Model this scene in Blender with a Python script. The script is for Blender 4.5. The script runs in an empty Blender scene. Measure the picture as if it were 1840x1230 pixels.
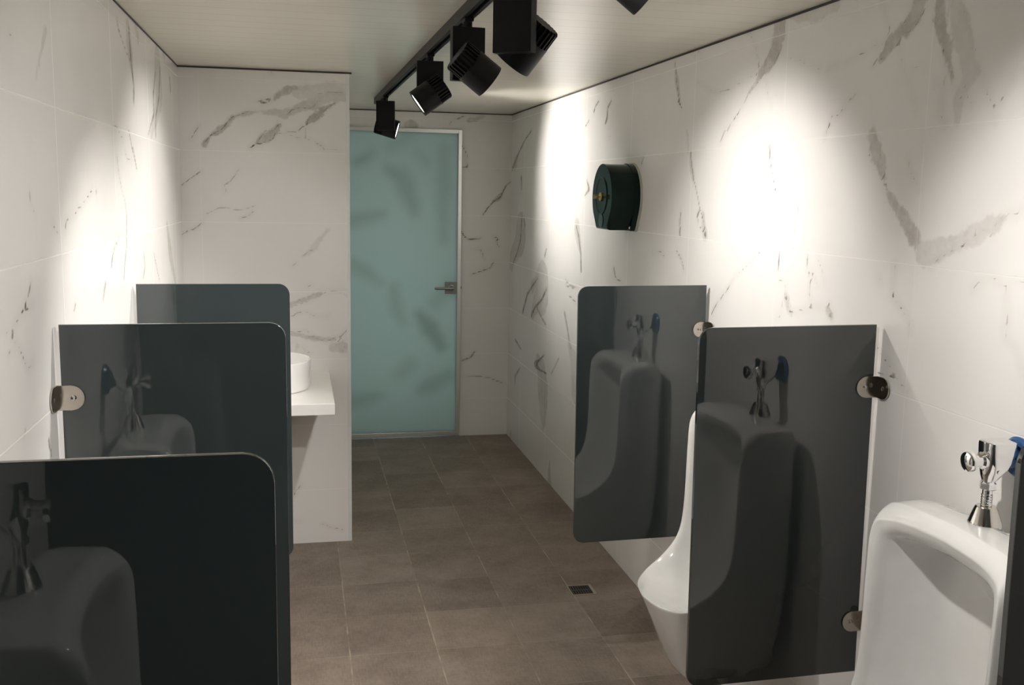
import bpy, bmesh, math, random
import numpy as np
from mathutils import Vector, Matrix
random.seed(4)
SC = bpy.context.scene
COL = SC.collection

# ------------------------------------------------------------------ camera, light, exposure
XL, XR = -0.498, 1.382          # left and right wall planes
YN, YE = 4.577, 6.549           # wall of the washbasin niche, end wall
XN, H = 0.226, 2.15             # free corner of the niche wall, ceiling height
YB = -2.2                       # wall behind the photographer

def camera():
    F, YAW, PIT, ROL = 1790.77, -0.21184, -0.14751, 0.01796
    f = Vector((-math.sin(YAW)*math.cos(PIT), math.cos(YAW)*math.cos(PIT), math.sin(PIT)))
    r = Vector((math.cos(YAW), math.sin(YAW), 0)); u = r.cross(f)
    c, s = math.cos(ROL), math.sin(ROL)
    r2, u2 = c*r + s*u, c*u - s*r
    cd = bpy.data.cameras.new('camera'); co = bpy.data.objects.new('camera', cd); COL.objects.link(co)
    cd.sensor_width = 36; cd.lens = F/1840*36; cd.clip_start = .05
    m = Matrix((r2, u2, -f)).transposed().to_4x4(); m.translation = (0, 0, 1.6317)
    co.matrix_world = m
    SC.camera = co
camera()

SC.view_settings.view_transform = 'Standard'; SC.view_settings.look = 'None'
SC.view_settings.exposure = EXPO = 0.0
SC.view_settings.gamma = 1; SC.view_settings.use_curve_mapping = False
SC.cycles.use_denoising = True
SC.cycles.max_bounces = 10; SC.cycles.diffuse_bounces = 6; SC.cycles.glossy_bounces = 5
SC.cycles.sample_clamp_indirect = 6; SC.cycles.caustics_reflective = False; SC.cycles.caustics_refractive = False
W = bpy.data.worlds.new('world'); SC.world = W; W.use_nodes = True
W.node_tree.nodes['Background'].inputs[0].default_value = (.6, .75, .85, 1)
W.node_tree.nodes['Background'].inputs[1].default_value = .03
SPOT_W = 68.0                   # one track lamp
SPOT_COL = (1.0, .955, .90)
SPOT_ANGLE, SPOT_BLEND = 91, .5
SPOT_WIDE, SPOT_HOT = .52, .42      # spill of the reflector and the hot core of the beam
# daylight of the room behind the frosted door
ld = bpy.data.lights.new('daylight_behind_door', 'AREA'); ld.shape = 'RECTANGLE'; ld.size, ld.size_y = .9, 2.0
ld.energy = 24; ld.color = (.68, .92, .99)
lo = bpy.data.objects.new('daylight_behind_door', ld); COL.objects.link(lo); lo.location = (.62, YE+.75, 1.1)
lo.rotation_euler = (math.radians(-90), 0, 0)
# (x, y of the box centre, aim, side of the box that carries the head)
LAMPS = [
 (5.25, (.955, -.17, -.27), 'far', 1),
 (3.62, (-.803, .058, -.591), 'second', -1),
 (2.86, (.80, .074, -.587), 'third', -1),
 (2.26, (-.528, .386, -.757), 'fourth', 1),
 (1.55, (.80, -.08, -.60), 'near', -1),
 (.98, (-.38, .75, -.54), 'hidden', 1),  # added unseen lamp, brightens the middle left screen
 (.20, (-.42, .40, -.82), 'added_entry', 1),  # added unseen lamp, brightens the nearest left screen and what it reflects
]
LAMP_OFF = {'far': (0, 0, -.150), 'second': (0, 0, -.145), 'third': (0, 0, -.143), 'fourth': (0, 0, -.138), 'near': (0, 0, -.141)}
LAMP_POW = {'far': 1.0, 'second': .75, 'third': .78, 'fourth': 1.55, 'near': .66, 'hidden': 1.05, 'added_entry': .45}
def track_x(y): return .505 - .0115*y

# ------------------------------------------------------------------ helpers
def link(name, me, mat, parent=None):
    o = bpy.data.objects.new(name, me); COL.objects.link(o)
    if mat is not None and not me.materials: me.materials.append(mat)
    if parent is not None: o.parent = parent
    return o
def done(bm, name, mat, parent=None, smooth=30, sub=0):
    bmesh.ops.recalc_face_normals(bm, faces=bm.faces)
    me = bpy.data.meshes.new(name); bm.to_mesh(me); bm.free()
    if smooth:
        for p in me.polygons: p.use_smooth = True
        try: me.set_sharp_from_angle(angle=math.radians(smooth))
        except Exception: pass
    o = link(name, me, mat, parent)
    if smooth and smooth <= 40 and not sub:
        m = o.modifiers.new('weighted_normal', 'WEIGHTED_NORMAL'); m.weight = 90; m.keep_sharp = True
    if sub:
        m = o.modifiers.new('sub', 'SUBSURF'); m.levels = m.render_levels = sub
    return o
def thing(name, label, cat, loc=(0, 0, 0), rz=0, group=None):
    o = bpy.data.objects.new(name, None); COL.objects.link(o)
    o.location = loc; o.rotation_euler = (0, 0, rz); o.empty_display_size = .05
    return tag(o, label, cat, group)
def tag(o, label, cat, group=None):
    o['label'] = label; o['category'] = cat
    if group: o['group'] = group
    return o
def struct(o):
    o['kind'] = 'structure'; return o
def dup(root, loc, rz, label, group=None):
    r = root.copy(); COL.objects.link(r); r.location = loc; r.rotation_euler = (0, 0, rz)
    r['label'] = label
    if group: r['group'] = group
    for ch in list(root.children):
        c = ch.copy(); COL.objects.link(c); c.parent = r
        for g in ch.children:
            d = g.copy(); COL.objects.link(d); d.parent = c
    return r
def add_box(bm, x0, x1, y0, y1, z0, z1, bev=0, seg=2):
    r = bmesh.ops.create_cube(bm, size=1)
    vs = r['verts']
    for v in vs:
        v.co = ((x0+x1)/2 + v.co.x*(x1-x0), (y0+y1)/2 + v.co.y*(y1-y0), (z0+z1)/2 + v.co.z*(z1-z0))
    if bev:
        es = list({e for v in vs for e in v.link_edges})
        bmesh.ops.bevel(bm, geom=es, offset=bev, segments=seg, profile=.5, affect='EDGES')
def add_lathe(bm, prof, n=40, M=Matrix(), cap0=True, cap1=True):
    """prof = [(r, z)], turned about z, then moved by M"""
    rings = []
    for r, z in prof:
        if r < 1e-6: rings.append([bm.verts.new(M @ Vector((0, 0, z)))])
        else: rings.append([bm.verts.new(M @ Vector((r*math.cos(2*math.pi*i/n), r*math.sin(2*math.pi*i/n), z))) for i in range(n)])
    for a, b in zip(rings, rings[1:]):
        for i in range(n):
            j = (i+1) % n
            q = [a[i % len(a)], a[j % len(a)], b[j % len(b)], b[i % len(b)]]
            q2 = []
            for v in q:
                if v not in q2: q2.append(v)
            if len(q2) > 2: bm.faces.new(q2)
    if cap0 and len(rings[0]) > 1: bm.faces.new(rings[0])
    if cap1 and len(rings[-1]) > 1: bm.faces.new(rings[-1])
def add_prism(bm, poly, M, t, bev=0, seg=2):
    """poly in the local xy plane, extruded from z=0 to z=t, moved by M"""
    a = [bm.verts.new(M @ Vector((x, y, 0))) for x, y in poly]
    b = [bm.verts.new(M @ Vector((x, y, t))) for x, y in poly]
    fs = [bm.faces.new(a), bm.faces.new(b)]; n = len(poly)
    for i in range(n): bm.faces.new((a[i], a[(i+1) % n], b[(i+1) % n], b[i]))
    if bev:
        es = list({e for f in fs for e in f.edges})
        bmesh.ops.bevel(bm, geom=es, offset=bev, segments=seg, profile=.5, affect='EDGES')
def arc(cx, cy, r, a0, a1, n):
    return [(cx + r*math.cos(math.radians(a0 + (a1-a0)*i/n)), cy + r*math.sin(math.radians(a0 + (a1-a0)*i/n))) for i in range(n+1)]
def frame(o, zdir, xhint=(0, 0, 1)):
    z = Vector(zdir).normalized(); x = Vector(xhint); x = (x - z*x.dot(z)).normalized(); y = z.cross(x)
    m = Matrix((x, y, z)).transposed().to_4x4(); m.translation = o
    return m

# ------------------------------------------------------------------ materials
class NT:
    def __init__(s, name):
        s.m = bpy.data.materials.new(name); s.m.use_nodes = True
        s.t = s.m.node_tree; s.b = s.t.nodes['Principled BSDF']; s.out = s.t.nodes['Material Output']
    def n(s, typ, **kw):
        x = s.t.nodes.new(typ)
        for k, v in kw.items(): setattr(x, k, v)
        return x
    def l(s, a, b): s.t.links.new(a, b)
    def put(s, sock, v):
        if isinstance(v, bpy.types.NodeSocket): s.l(v, sock)
        elif isinstance(v, tuple) and len(v) == 3 and sock.type == 'RGBA': sock.default_value = (*v, 1)
        else: sock.default_value = v
    def math(s, op, a, b=0.0, c=None):
        x = s.n('ShaderNodeMath', operation=op); s.put(x.inputs[0], a); s.put(x.inputs[1], b)
        if c is not None: s.put(x.inputs[2], c)
        return x.outputs[0]
    def mix(s, f, a, b, bt='MIX'):
        x = s.n('ShaderNodeMix', data_type='RGBA', blend_type=bt)
        s.put(x.inputs[0], f); s.put(x.inputs[6], a); s.put(x.inputs[7], b); return x.outputs[2]
    def noise(s, vec, scale, detail=3, rough=.55, out=0):
        x = s.n('ShaderNodeTexNoise'); s.l(vec, x.inputs['Vector']); x.inputs['Scale'].default_value = scale
        x.inputs['Detail'].default_value = detail; x.inputs['Roughness'].default_value = rough
        return x.outputs[out]
    def ramp(s, v, a, b, lo=0.0, hi=1.0):
        x = s.n('ShaderNodeMapRange', interpolation_type='SMOOTHSTEP'); s.put(x.inputs[0], v)
        for i, q in zip((1, 2, 3, 4), (a, b, lo, hi)): x.inputs[i].default_value = q
        return x.outputs[0]
    def pos(s): return s.n('ShaderNodeNewGeometry').outputs['Position']
    def xyz(s, v):
        x = s.n('ShaderNodeSeparateXYZ'); s.l(v, x.inputs[0]); return x.outputs
    def vec(s, v, sc):
        x = s.n('ShaderNodeVectorMath', operation='MULTIPLY'); s.l(v, x.inputs[0]); x.inputs[1].default_value = sc; return x.outputs[0]
    def line(s, v, off, step, w):
        """1 on the lines v = off + k*step"""
        a = s.math('DIVIDE', s.math('SUBTRACT', v, off), step)
        f = s.math('ABSOLUTE', s.math('SUBTRACT', a, s.math('ROUND', a)))
        return s.ramp(s.math('MULTIPLY', f, step), w*.5, w*.5+.0012, 1, 0)
    def cell(s, v, off, step): return s.math('FLOOR', s.math('DIVIDE', s.math('SUBTRACT', v, off), step))
    def bump(s, h, st, d=.01):
        x = s.n('ShaderNodeBump'); x.inputs['Strength'].default_value = st; x.inputs['Distance'].default_value = d
        s.l(h, x.inputs['Height']); s.l(x.outputs[0], s.b.inputs['Normal'])
    def set(s, **kw):
        for k, v in kw.items(): s.put(s.b.inputs[k.replace('_', ' ')], v)
        return s.m
def plain(name, col, rough=.4, metal=0.0, **kw):
    """one colour with a trace of mottling and smudged gloss"""
    t = NT(name); p = t.n('ShaderNodeTexCoord').outputs['Object']
    c = t.mix(t.noise(p, 18, 3), tuple(x*.94 for x in col), tuple(min(1, x*1.05) for x in col))
    r = t.math('ADD', t.math('MULTIPLY', t.noise(p, 35, 2), .06), rough-.03)
    return t.set(Base_Color=c, Roughness=r, Metallic=metal, **kw)

def marble(name, horiz, joint, jstep):
    """white porcelain slabs with grey brown veins; the attribute 'vein' holds the distance to the drawn veins"""
    t = NT(name); P = t.pos(); S = t.xyz(P); u = S[horiz]; z = S[2]
    at = t.n('ShaderNodeAttribute', attribute_name='vein'); c = t.n('ShaderNodeSeparateColor'); t.l(at.outputs['Color'], c.inputs[0])
    eb, sb, el, sl = c.outputs[0], c.outputs[1], c.outputs[2], at.outputs['Alpha']
    n1 = t.noise(P, 22, 5, .65); n2 = t.noise(P, 70, 4, .6); n3 = t.noise(P, 9, 3)
    wb = t.math('ADD', eb, t.math('MULTIPLY', t.math('SUBTRACT', n1, .5), .045))
    mb = t.math('MULTIPLY', t.ramp(wb, .005, -.006), sb)
    mb = t.math('MULTIPLY', t.math('MULTIPLY', mb, t.ramp(n3, .25, .7, .6, 1.05)), t.ramp(t.noise(P, 38, 4, .65), .3, .7, .7, 1.15))
    wl = t.math('ADD', el, t.math('MULTIPLY', t.math('SUBTRACT', n2, .5), .0042))
    ml = t.math('MULTIPLY', t.ramp(wl, .0012, -.0014), sl)
    ml = t.math('MULTIPLY', ml, t.ramp(n1, .3, .62, .35, 1.15))
    halo = t.math('MULTIPLY', t.ramp(el, .022, .0), t.math('MULTIPLY', sl, .16))
    cl = t.noise(P, 1.6, 4, .6)
    base = t.mix(t.ramp(cl, .35, .7), (.875, .862, .848), (.83, .817, .803))
    base = t.mix(t.math('MINIMUM', halo, 1.0), base, (.52, .49, .45))
    base = t.mix(t.math('MINIMUM', mb, 1.0), base, (.36, .33, .29))
    base = t.mix(t.math('MINIMUM', ml, 1.0), base, (.155, .125, .10))
    g = t.line(z, 1.180, .308, .0016)
    gv = t.math('MULTIPLY', t.line(u, joint, jstep, .0010), .25)
    gg = t.math('MULTIPLY', t.math('MAXIMUM', g, gv), .8)
    base = t.mix(gg, base, (.90, .88, .85))
    t.bump(t.math('MULTIPLY', gg, -1.0), .25, .002)
    return t.set(Base_Color=base, Roughness=t.math('ADD', .27, t.math('MULTIPLY', gg, .3)), Specular_IOR_Level=.45)

def floor_mat():
    t = NT('brown_floor_tile'); P = t.pos(); S = t.xyz(P)
    L, Cx = (.4703, .3107), (3.3797, .3277)
    gx = t.line(S[0], *L, .0035); gy = t.line(S[1], *Cx, .003)
    cx, cy = t.cell(S[0], *L), t.cell(S[1], *Cx)
    cb = t.n('ShaderNodeCombineXYZ'); t.l(cx, cb.inputs[0]); t.l(cy, cb.inputs[1])
    wn = t.n('ShaderNodeTexWhiteNoise', noise_dimensions='2D'); t.l(cb.outputs[0], wn.inputs['Vector'])
    st = t.noise(t.vec(P, (1, .16, 1)), 160, 3, .6); st2 = t.noise(t.vec(P, (.16, 1, 1)), 170, 3, .6)
    bl = t.noise(P, 5, 5, .65); fi = t.noise(P, 55, 4, .6)
    f = t.math('ADD', t.math('ADD', t.math('MULTIPLY', st, .30), t.math('MULTIPLY', st2, .22)), t.math('ADD', t.math('MULTIPLY', bl, .55), t.math('MULTIPLY', fi, .2)))
    f = t.math('ADD', f, t.math('MULTIPLY', t.math('SUBTRACT', wn.outputs[0], .5), .16))
    c = t.mix(t.ramp(f, .38, .9), (.148, .114, .091), (.325, .266, .22))
    wear = t.ramp(t.noise(P, 7, 3), .42, .62, .15, 1)
    c = t.mix(t.math('MULTIPLY', gx, wear), c, (.42, .35, .265))
    c = t.mix(t.math('MULTIPLY', gy, t.math('MULTIPLY', wear, .8)), c, (.34, .285, .22))
    t.bump(t.math('SUBTRACT', t.math('MULTIPLY', st, .25), t.math('MAXIMUM', gx, gy)), .25, .002)
    return t.set(Base_Color=c, Roughness=t.ramp(fi, .3, .7, .42, .6), Specular_IOR_Level=.4)

def ceiling_mat():
    """cream lacquered metal strips laid across the room, slightly wavy along their width"""
    t = NT('cream_ceiling_strip'); P = t.pos(); S = t.xyz(P)
    step = .115
    ph = t.math('FRACT', t.math('DIVIDE', S[1], step))
    cb = t.n('ShaderNodeCombineXYZ'); t.l(t.cell(S[1], 0, step), cb.inputs[0])
    wn = t.n('ShaderNodeTexWhiteNoise', noise_dimensions='2D'); t.l(cb.outputs[0], wn.inputs['Vector'])
    seam = t.ramp(t.math('ABSOLUTE', t.math('SUBTRACT', ph, .5)), .482, .494)
    tilt = t.math('MULTIPLY', t.math('MULTIPLY', t.math('SUBTRACT', wn.outputs[0], .5), ph), .8)
    rip = t.math('ADD', t.math('MULTIPLY', t.noise(t.vec(P, (.10, 1, 1)), 40, 2), .10), t.math('MULTIPLY', t.noise(t.vec(P, (.6, .6, 1)), 6, 2), .4))
    h = t.math('SUBTRACT', t.math('ADD', tilt, rip), t.math('MULTIPLY', seam, .07))
    t.bump(h, .35, .004)
    c = t.mix(seam, (.76, .735, .635), (.56, .53, .455))
    return t.set(Base_Color=c, Roughness=.22, Specular_IOR_Level=.62)

def door_glass_mat():
    t = NT('frosted_green_glass'); P = t.pos()
    at = t.n('ShaderNodeAttribute', attribute_name='vein'); c = t.n('ShaderNodeSeparateColor'); t.l(at.outputs['Color'], c.inputs[0])
    e = t.math('ADD', c.outputs[0], t.math('MULTIPLY', t.math('SUBTRACT', t.noise(P, 6, 3), .5), .06))
    m = t.math('MULTIPLY', t.ramp(e, .05, -.05), c.outputs[1])
    col = t.mix(t.math('MINIMUM', m, 1.0), (.50, .555, .52), (.27, .30, .265))  # marble seen blurred through the glass, painted in as dark marks
    tr = t.n('ShaderNodeBsdfTranslucent'); t.l(col, tr.inputs[0])
    t.set(Base_Color=col, Roughness=.42, Specular_IOR_Level=.35)
    mx = t.n('ShaderNodeMixShader'); mx.inputs[0].default_value = .5
    t.l(t.b.outputs[0], mx.inputs[1]); t.l(tr.outputs[0], mx.inputs[2]); t.l(mx.outputs[0], t.out.inputs[0])
    return t.m
def panel_mat():
    t = NT('dark_tempered_glass'); P = t.pos()
    sm = t.noise(P, 14, 4, .6)
    return t.set(Base_Color=t.mix(t.noise(P, 3, 2), (.025, .033, .034), (.030, .039, .040)), Roughness=t.ramp(sm, .45, .75, .004, .014),
                 IOR=1.74, Coat_Weight=.35, Coat_Roughness=.01)
def steel(name, col, rough, streak=0.0):
    t = NT(name); p = t.n('ShaderNodeTexCoord').outputs['Object']
    n = t.noise(t.vec(p, (1, 1, 8)), 60, 3); c = t.mix(n, tuple(x*(1-streak) for x in col), col)
    return t.set(Base_Color=c, Metallic=1.0, Roughness=t.math('ADD', rough, t.math('MULTIPLY', n, rough*.6)))

M_FLOOR, M_CEIL, M_PANEL, M_DOOR = floor_mat(), ceiling_mat(), panel_mat(), door_glass_mat()
M_WR = marble('marble_tile_right', 1, 2.045, .6850)
M_WL = marble('marble_tile_left', 1, 2.300, .6850)
M_WN = marble('marble_tile_niche', 0, -.413, .685)
M_WE = marble('marble_tile_end', 0, 1.60, .685)
M_CER = plain('white_glazed_ceramic', (.86, .86, .85), .10, Specular_IOR_Level=.6, Coat_Weight=.4, Coat_Roughness=.04)
M_CHROME = steel('polished_chrome', (.86, .86, .86), .035)
M_CUP = steel('worn_nickel', (.74, .71, .66), .10, .15)
M_CLAMP = steel('stained_steel', (.68, .62, .55), .13, .25)
M_BLUE = plain('blue_plastic_film', (.03, .095, .25), .25, Coat_Weight=.3)
M_BLACK = plain('black_powder_coat', (.0045, .0045, .005), .48, Specular_IOR_Level=.28)
M_RUB = plain('black_rubber', (.012, .012, .012), .6)
M_ALU = steel('pale_satin_aluminium', (.90, .93, .90), .26, .05)
M_EDGE = plain('white_corner_strip', (.78, .80, .80), .3)
M_STONE = plain('white_solid_surface', (.80, .79, .77), .25)
M_GREEN = plain('dark_green_plastic', (.003, .0155, .013), .10, Specular_IOR_Level=.22)
M_GREEN2 = plain('smoked_plastic_window', (.004, .012, .012), .06, Coat_Weight=.8)
M_BACK = plain('pale_back_plate', (.50, .52, .44), .45)
M_BRASS = steel('brass', (.78, .60, .27), .2, .2)
M_HANDLE = steel('brushed_grey_steel', (.36, .36, .35), .3, .2)
M_GRATE = steel('dark_grate_metal', (.16, .15, .13), .4, .3)
M_FRAME = plain('beige_drain_frame', (.36, .31, .235), .4)
M_HOLE = plain('drain_hole_dark', (.012, .011, .010), .8)
M_HALL = plain('dark_unlit_hall', (.06, .06, .06), .6)  # dark colour stands in for the unlit hall behind the camera
M_GAP = plain('dark_gap_shade', (.06, .055, .048), .7)  # dark colour painted for the shade in gaps
def lens_mat():
    t = NT('lit_lens'); p = t.n('ShaderNodeTexCoord').outputs['Object']
    t.set(Base_Color=(.9, .9, .9), Roughness=.3, Emission_Color=t.mix(t.noise(p, 30, 1), (1, .97, .93), (1, .96, .90)), Emission_Strength=6.0)
    return t.m
M_LENS = lens_mat()
VEINS={'R':[('l',0.7,[(3.6262,2.1302,.0045),(3.6094,2.0962,.0047),(3.5901,2.0391,.0046),(3.5735,2.0056,.0043),(3.5427,1.9573,.0041)]),
('b',0.5,[(3.617,2.1062,.0069),(3.5961,2.0581,.0183),(3.5789,2.0198,.0177),(3.5586,1.986,.0083),(3.5389,1.9571,.003)]),
('l',0.7,[(3.3907,2.1405,.0026),(3.4296,2.1282,.0027)]),
('l',0.7,[(3.4012,2.0336,.0014),(3.3429,2.0212,.0015),(3.3075,2.0028,.0015),(3.2408,1.986,.0013),(3.1779,1.9822,.0013),(3.1276,1.9823,.0014),(3.0795,1.9889,.0015),(3.0239,1.999,.0015),(2.9698,2.005,.0015),(2.9267,2.0155,.0016)]),
('l',0.6,[(3.005,2.1475,.002),(2.9756,2.1279,.0021),(2.9463,2.1048,.0026),(2.9287,2.0686,.003),(2.9123,2.0402,.0029)]),
('b',0.62,[(2.7934,2.1518,.0366),(2.7916,2.105,.0375),(2.8066,2.0638,.0312),(2.8436,2.032,.022),(2.8877,2.0149,.0172),(2.9234,1.9887,.0092),(2.9692,1.9626,.0038)]),
('l',0.55,[(2.7654,2.1473,.0029),(2.7513,2.0956,.0032),(2.7814,2.0533,.0029),(2.8177,2.0216,.0023),(2.8663,2.0125,.0021),(2.8937,1.9931,.0025),(2.9389,1.9712,.0022),(2.9735,1.9611,.0021)]),
('l',0.5,[(2.8276,2.103,.0021),(2.8139,2.0902,.0033),(2.8468,2.0581,.0029),(2.8695,2.0388,.0022),(2.9114,2.0326,.0025),(2.9258,2.0078,.0034)]),
('b',0.3,[(2.7387,2.15,.0035),(2.6627,2.1377,.0171),(2.5702,2.1292,.0211),(2.466,2.1343,.0142)]),
('l',0.7,[(2.7167,2.0327,.0014),(2.6478,2.0172,.0014),(2.6173,2.0032,.0014),(2.5805,1.9904,.0014),(2.5381,1.9805,.0013)]),
('l',0.75,[(2.4943,1.9755,.0018),(2.4657,1.9804,.0017),(2.4402,1.979,.0016)]),
('l',0.4,[(2.9733,1.9591,.0025),(2.9976,1.9341,.0023),(3.0453,1.9025,.0022),(3.0856,1.8773,.0023),(3.1215,1.8471,.0025)]),
('l',0.7,[(3.0405,1.9022,.0025),(3.0765,1.8828,.0027),(3.1129,1.8588,.0025),(3.1422,1.8524,.0028),(3.1597,1.8286,.0035),(3.1826,1.8047,.0034)]),
('l',0.5,[(2.8536,1.9778,.0025),(2.8406,1.9395,.0022),(2.8119,1.9075,.002)]),
('l',0.35,[(2.7993,1.9376,.0012),(2.7538,1.9251,.0012)]),
('l',0.8,[(2.3984,1.8693,.0023),(2.4242,1.852,.0021),(2.4488,1.8456,.0016),(2.4594,1.8529,.0026),(2.4692,1.8272,.003),(2.4803,1.8114,.0029),(2.4888,1.8002,.0029)]),
('b',0.3,[(3.4767,1.8669,.0087),(3.4608,1.8346,.0162),(3.4567,1.7984,.0145)]),
('l',0.75,[(2.257,2.0996,.0018),(2.2447,2.0872,.002),(2.2343,2.068,.0021),(2.2174,2.0391,.0021)]),
('b',0.62,[(2.0959,2.0813,.0243),(2.112,2.0592,.025),(2.1378,2.0326,.0212),(2.1715,2.0235,.0188),(2.2052,2.0053,.0202),(2.229,1.9851,.0132),(2.2803,1.9601,.0034)]),
('l',0.6,[(2.1178,2.0852,.0018),(2.1418,2.0642,.0019),(2.1588,2.0415,.0018),(2.1782,2.036,.0013),(2.1992,2.0392,.0013),(2.2164,2.0316,.0019),(2.2228,2.0194,.0019),(2.2528,2.003,.0014),(2.2834,2.0057,.0012)]),
('l',0.6,[(2.076,2.0723,.0023),(2.0911,2.0447,.0022),(2.1217,2.0217,.0018),(2.1651,2.0125,.0019),(2.1782,1.9957,.0021),(2.2174,1.9777,.0019),(2.2431,1.9691,.0018),(2.283,1.9589,.0018)]),
('l',0.5,[(2.2356,1.9948,.002),(2.2573,1.9738,.0019),(2.2832,1.9605,.0017)]),
('l',0.6,[(2.3158,1.9948,.0013),(2.3359,1.9944,.0014),(2.3703,1.9879,.0015),(2.4059,1.9828,.0014)]),
('l',0.5,[(2.1704,1.9947,.0015),(2.1578,1.9557,.0015),(2.145,1.9342,.0013),(2.1272,1.9122,.0013),(2.1078,1.8762,.0014),(2.0922,1.8494,.0014),(2.0851,1.8319,.0014)]),
('l',0.35,[(2.1244,1.929,.0016),(2.0912,1.935,.0014),(2.0569,1.9247,.0013)]),
('b',0.62,[(2.0301,2.0696,.0178),(2.0248,2.0285,.0194),(2.0111,1.9916,.0165),(1.9941,1.9625,.0154),(1.9817,1.9343,.0138),(1.9722,1.9119,.0077),(1.9607,1.8894,.0038)]),
('l',0.5,[(2.0416,2.0716,.0019),(2.0437,2.0289,.0018),(2.0323,2.0001,.0015),(2.0116,1.9783,.0014),(1.9994,1.9525,.0016)]),
('l',0.85,[(2.0027,1.961,.0023),(1.9921,1.9302,.0022),(1.9818,1.9183,.0022),(1.9822,1.905,.0025),(1.9916,1.8925,.0025),(1.9939,1.8766,.0025),(1.9933,1.8549,.0025),(1.9955,1.8307,.0025),(1.985,1.8082,.0021),(1.9747,1.7967,.002)]),
('l',0.7,[(1.9933,1.8887,.0013),(2.0201,1.8887,.0013)]),
('b',0.26,[(1.9765,2.0601,.022),(1.954,2.0172,.0279),(1.9361,1.9755,.0306),(1.9228,1.9374,.0278),(1.9021,1.904,.025),(1.9222,1.8697,.0192),(1.9347,1.8366,.0175),(1.9341,1.7995,.0064)]),
('l',0.6,[(1.956,2.0487,.0013),(1.9283,2.0105,.0013),(1.9069,1.9713,.0014),(1.8901,1.9359,.0014),(1.8763,1.9061,.0014),(1.857,1.8787,.0013),(1.8415,1.8493,.0013),(1.8271,1.828,.0014),(1.8248,1.8102,.0014),(1.8119,1.7992,.0011)]),
('l',0.55,[(1.9679,1.9114,.0016),(1.9582,1.8864,.0015),(1.9378,1.8607,.0014),(1.9227,1.8409,.0014)]),
('l',0.55,[(1.9317,1.9099,.0019),(1.9187,1.8746,.0018),(1.9056,1.8525,.0017),(1.8932,1.8359,.0016)]),
('l',0.6,[(1.8496,1.8526,.0012),(1.8354,1.8475,.0015),(1.8249,1.8253,.0014),(1.814,1.8294,.0014),(1.7999,1.8357,.0017),(1.7876,1.8543,.0017),(1.7718,1.8723,.0017)]),
('l',0.5,[(2.3731,1.891,.0023),(2.3469,1.8965,.0031),(2.3926,1.8768,.0027)]),
('b',0.45,[(2.2669,1.7888,.0127),(2.2555,1.7653,.014),(2.2412,1.7403,.0147)]),
('l',0.6,[(3.4286,1.7918,.006),(3.419,1.7483,.0057),(3.3938,1.7018,.0052),(3.3577,1.6501,.0051),(3.3266,1.5991,.0052)]),
('b',0.5,[(3.4283,1.7889,.0089),(3.4153,1.7424,.0172),(3.3931,1.6961,.0083)]),
('l',0.7,[(3.3266,1.5991,.0046),(3.3014,1.5712,.0048),(3.2751,1.5324,.0051),(3.2563,1.4938,.0053)]),
('l',0.6,[(3.3252,1.5877,.0045),(3.3451,1.5673,.006),(3.3266,1.5363,.0044),(3.2875,1.515,.0037),(3.2609,1.4964,.0039)]),
('b',0.4,[(3.2941,1.5714,.0138),(3.2669,1.4989,.022)]),
('l',0.6,[(3.505,1.5783,.0051),(3.4956,1.5247,.0052),(3.5066,1.5063,.0052),(3.4948,1.4888,.0045)]),
('l',0.7,[(2.8109,1.7909,.0042),(2.8021,1.7451,.0041),(2.7849,1.7088,.0038),(2.7578,1.6583,.0037)]),
('b',0.4,[(2.8135,1.7863,.0082),(2.8021,1.7451,.0089),(2.7888,1.7232,.0028)]),
('l',0.45,[(2.6127,1.6105,.003),(2.6208,1.5598,.003),(2.6349,1.5177,.0031),(2.6267,1.4902,.003)]),
('l',0.7,[(2.8024,1.4827,.0018),(2.8426,1.4679,.002),(2.8849,1.4426,.0022),(2.94,1.413,.0021),(3.0035,1.3845,.0024),(3.0548,1.3372,.0027),(3.1278,1.2861,.0027),(3.165,1.2542,.0031),(3.1829,1.2295,.0035)]),
('l',0.7,[(2.7097,1.4759,.0041),(2.7079,1.4617,.0041),(2.7135,1.4229,.004),(2.7183,1.4032,.0034),(2.6843,1.3941,.0023),(2.655,1.3849,.0035),(2.658,1.3608,.0039),(2.6418,1.3341,.0036),(2.624,1.31,.0023),(2.5861,1.3178,.0019),(2.5224,1.3326,.0018),(2.4785,1.3421,.0018),(2.4223,1.3441,.0018),(2.4115,1.3594,.0028)]),
('l',0.5,[(2.658,1.3608,.0028),(2.6759,1.3255,.003),(2.6819,1.2911,.0027),(2.7016,1.2838,.0017)]),
('b',0.3,[(2.6592,1.3702,.0095),(2.6418,1.3341,.0163),(2.6192,1.3106,.0116)]),
('l',0.65,[(2.5454,1.4813,.0036),(2.5377,1.4411,.0035),(2.5185,1.411,.0036),(2.523,1.3744,.0036),(2.4963,1.341,.0032)]),
('l',0.4,[(2.4864,1.4761,.0024),(2.4609,1.4469,.0025),(2.4432,1.4088,.0026)]),
('l',0.6,[(2.5123,1.4341,.0042),(2.4814,1.4009,.0042)]),
('l',0.7,[(2.4223,1.3441,.0037),(2.4119,1.3287,.0033),(2.3893,1.3162,.0022),(2.3901,1.3357,.0035),(2.414,1.346,.0027)]),
('b',0.4,[(2.4182,1.3455,.0067),(2.4013,1.3321,.0114),(2.3874,1.3142,.0075)]),
('l',0.5,[(3.535,1.4384,.0039),(3.4826,1.4113,.0046),(3.4456,1.3689,.0053)]),
('b',0.55,[(2.257,1.7867,.0186),(2.2468,1.7626,.0247),(2.2331,1.7386,.0248),(2.2129,1.7186,.0186),(2.1886,1.6639,.0051)]),
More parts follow.
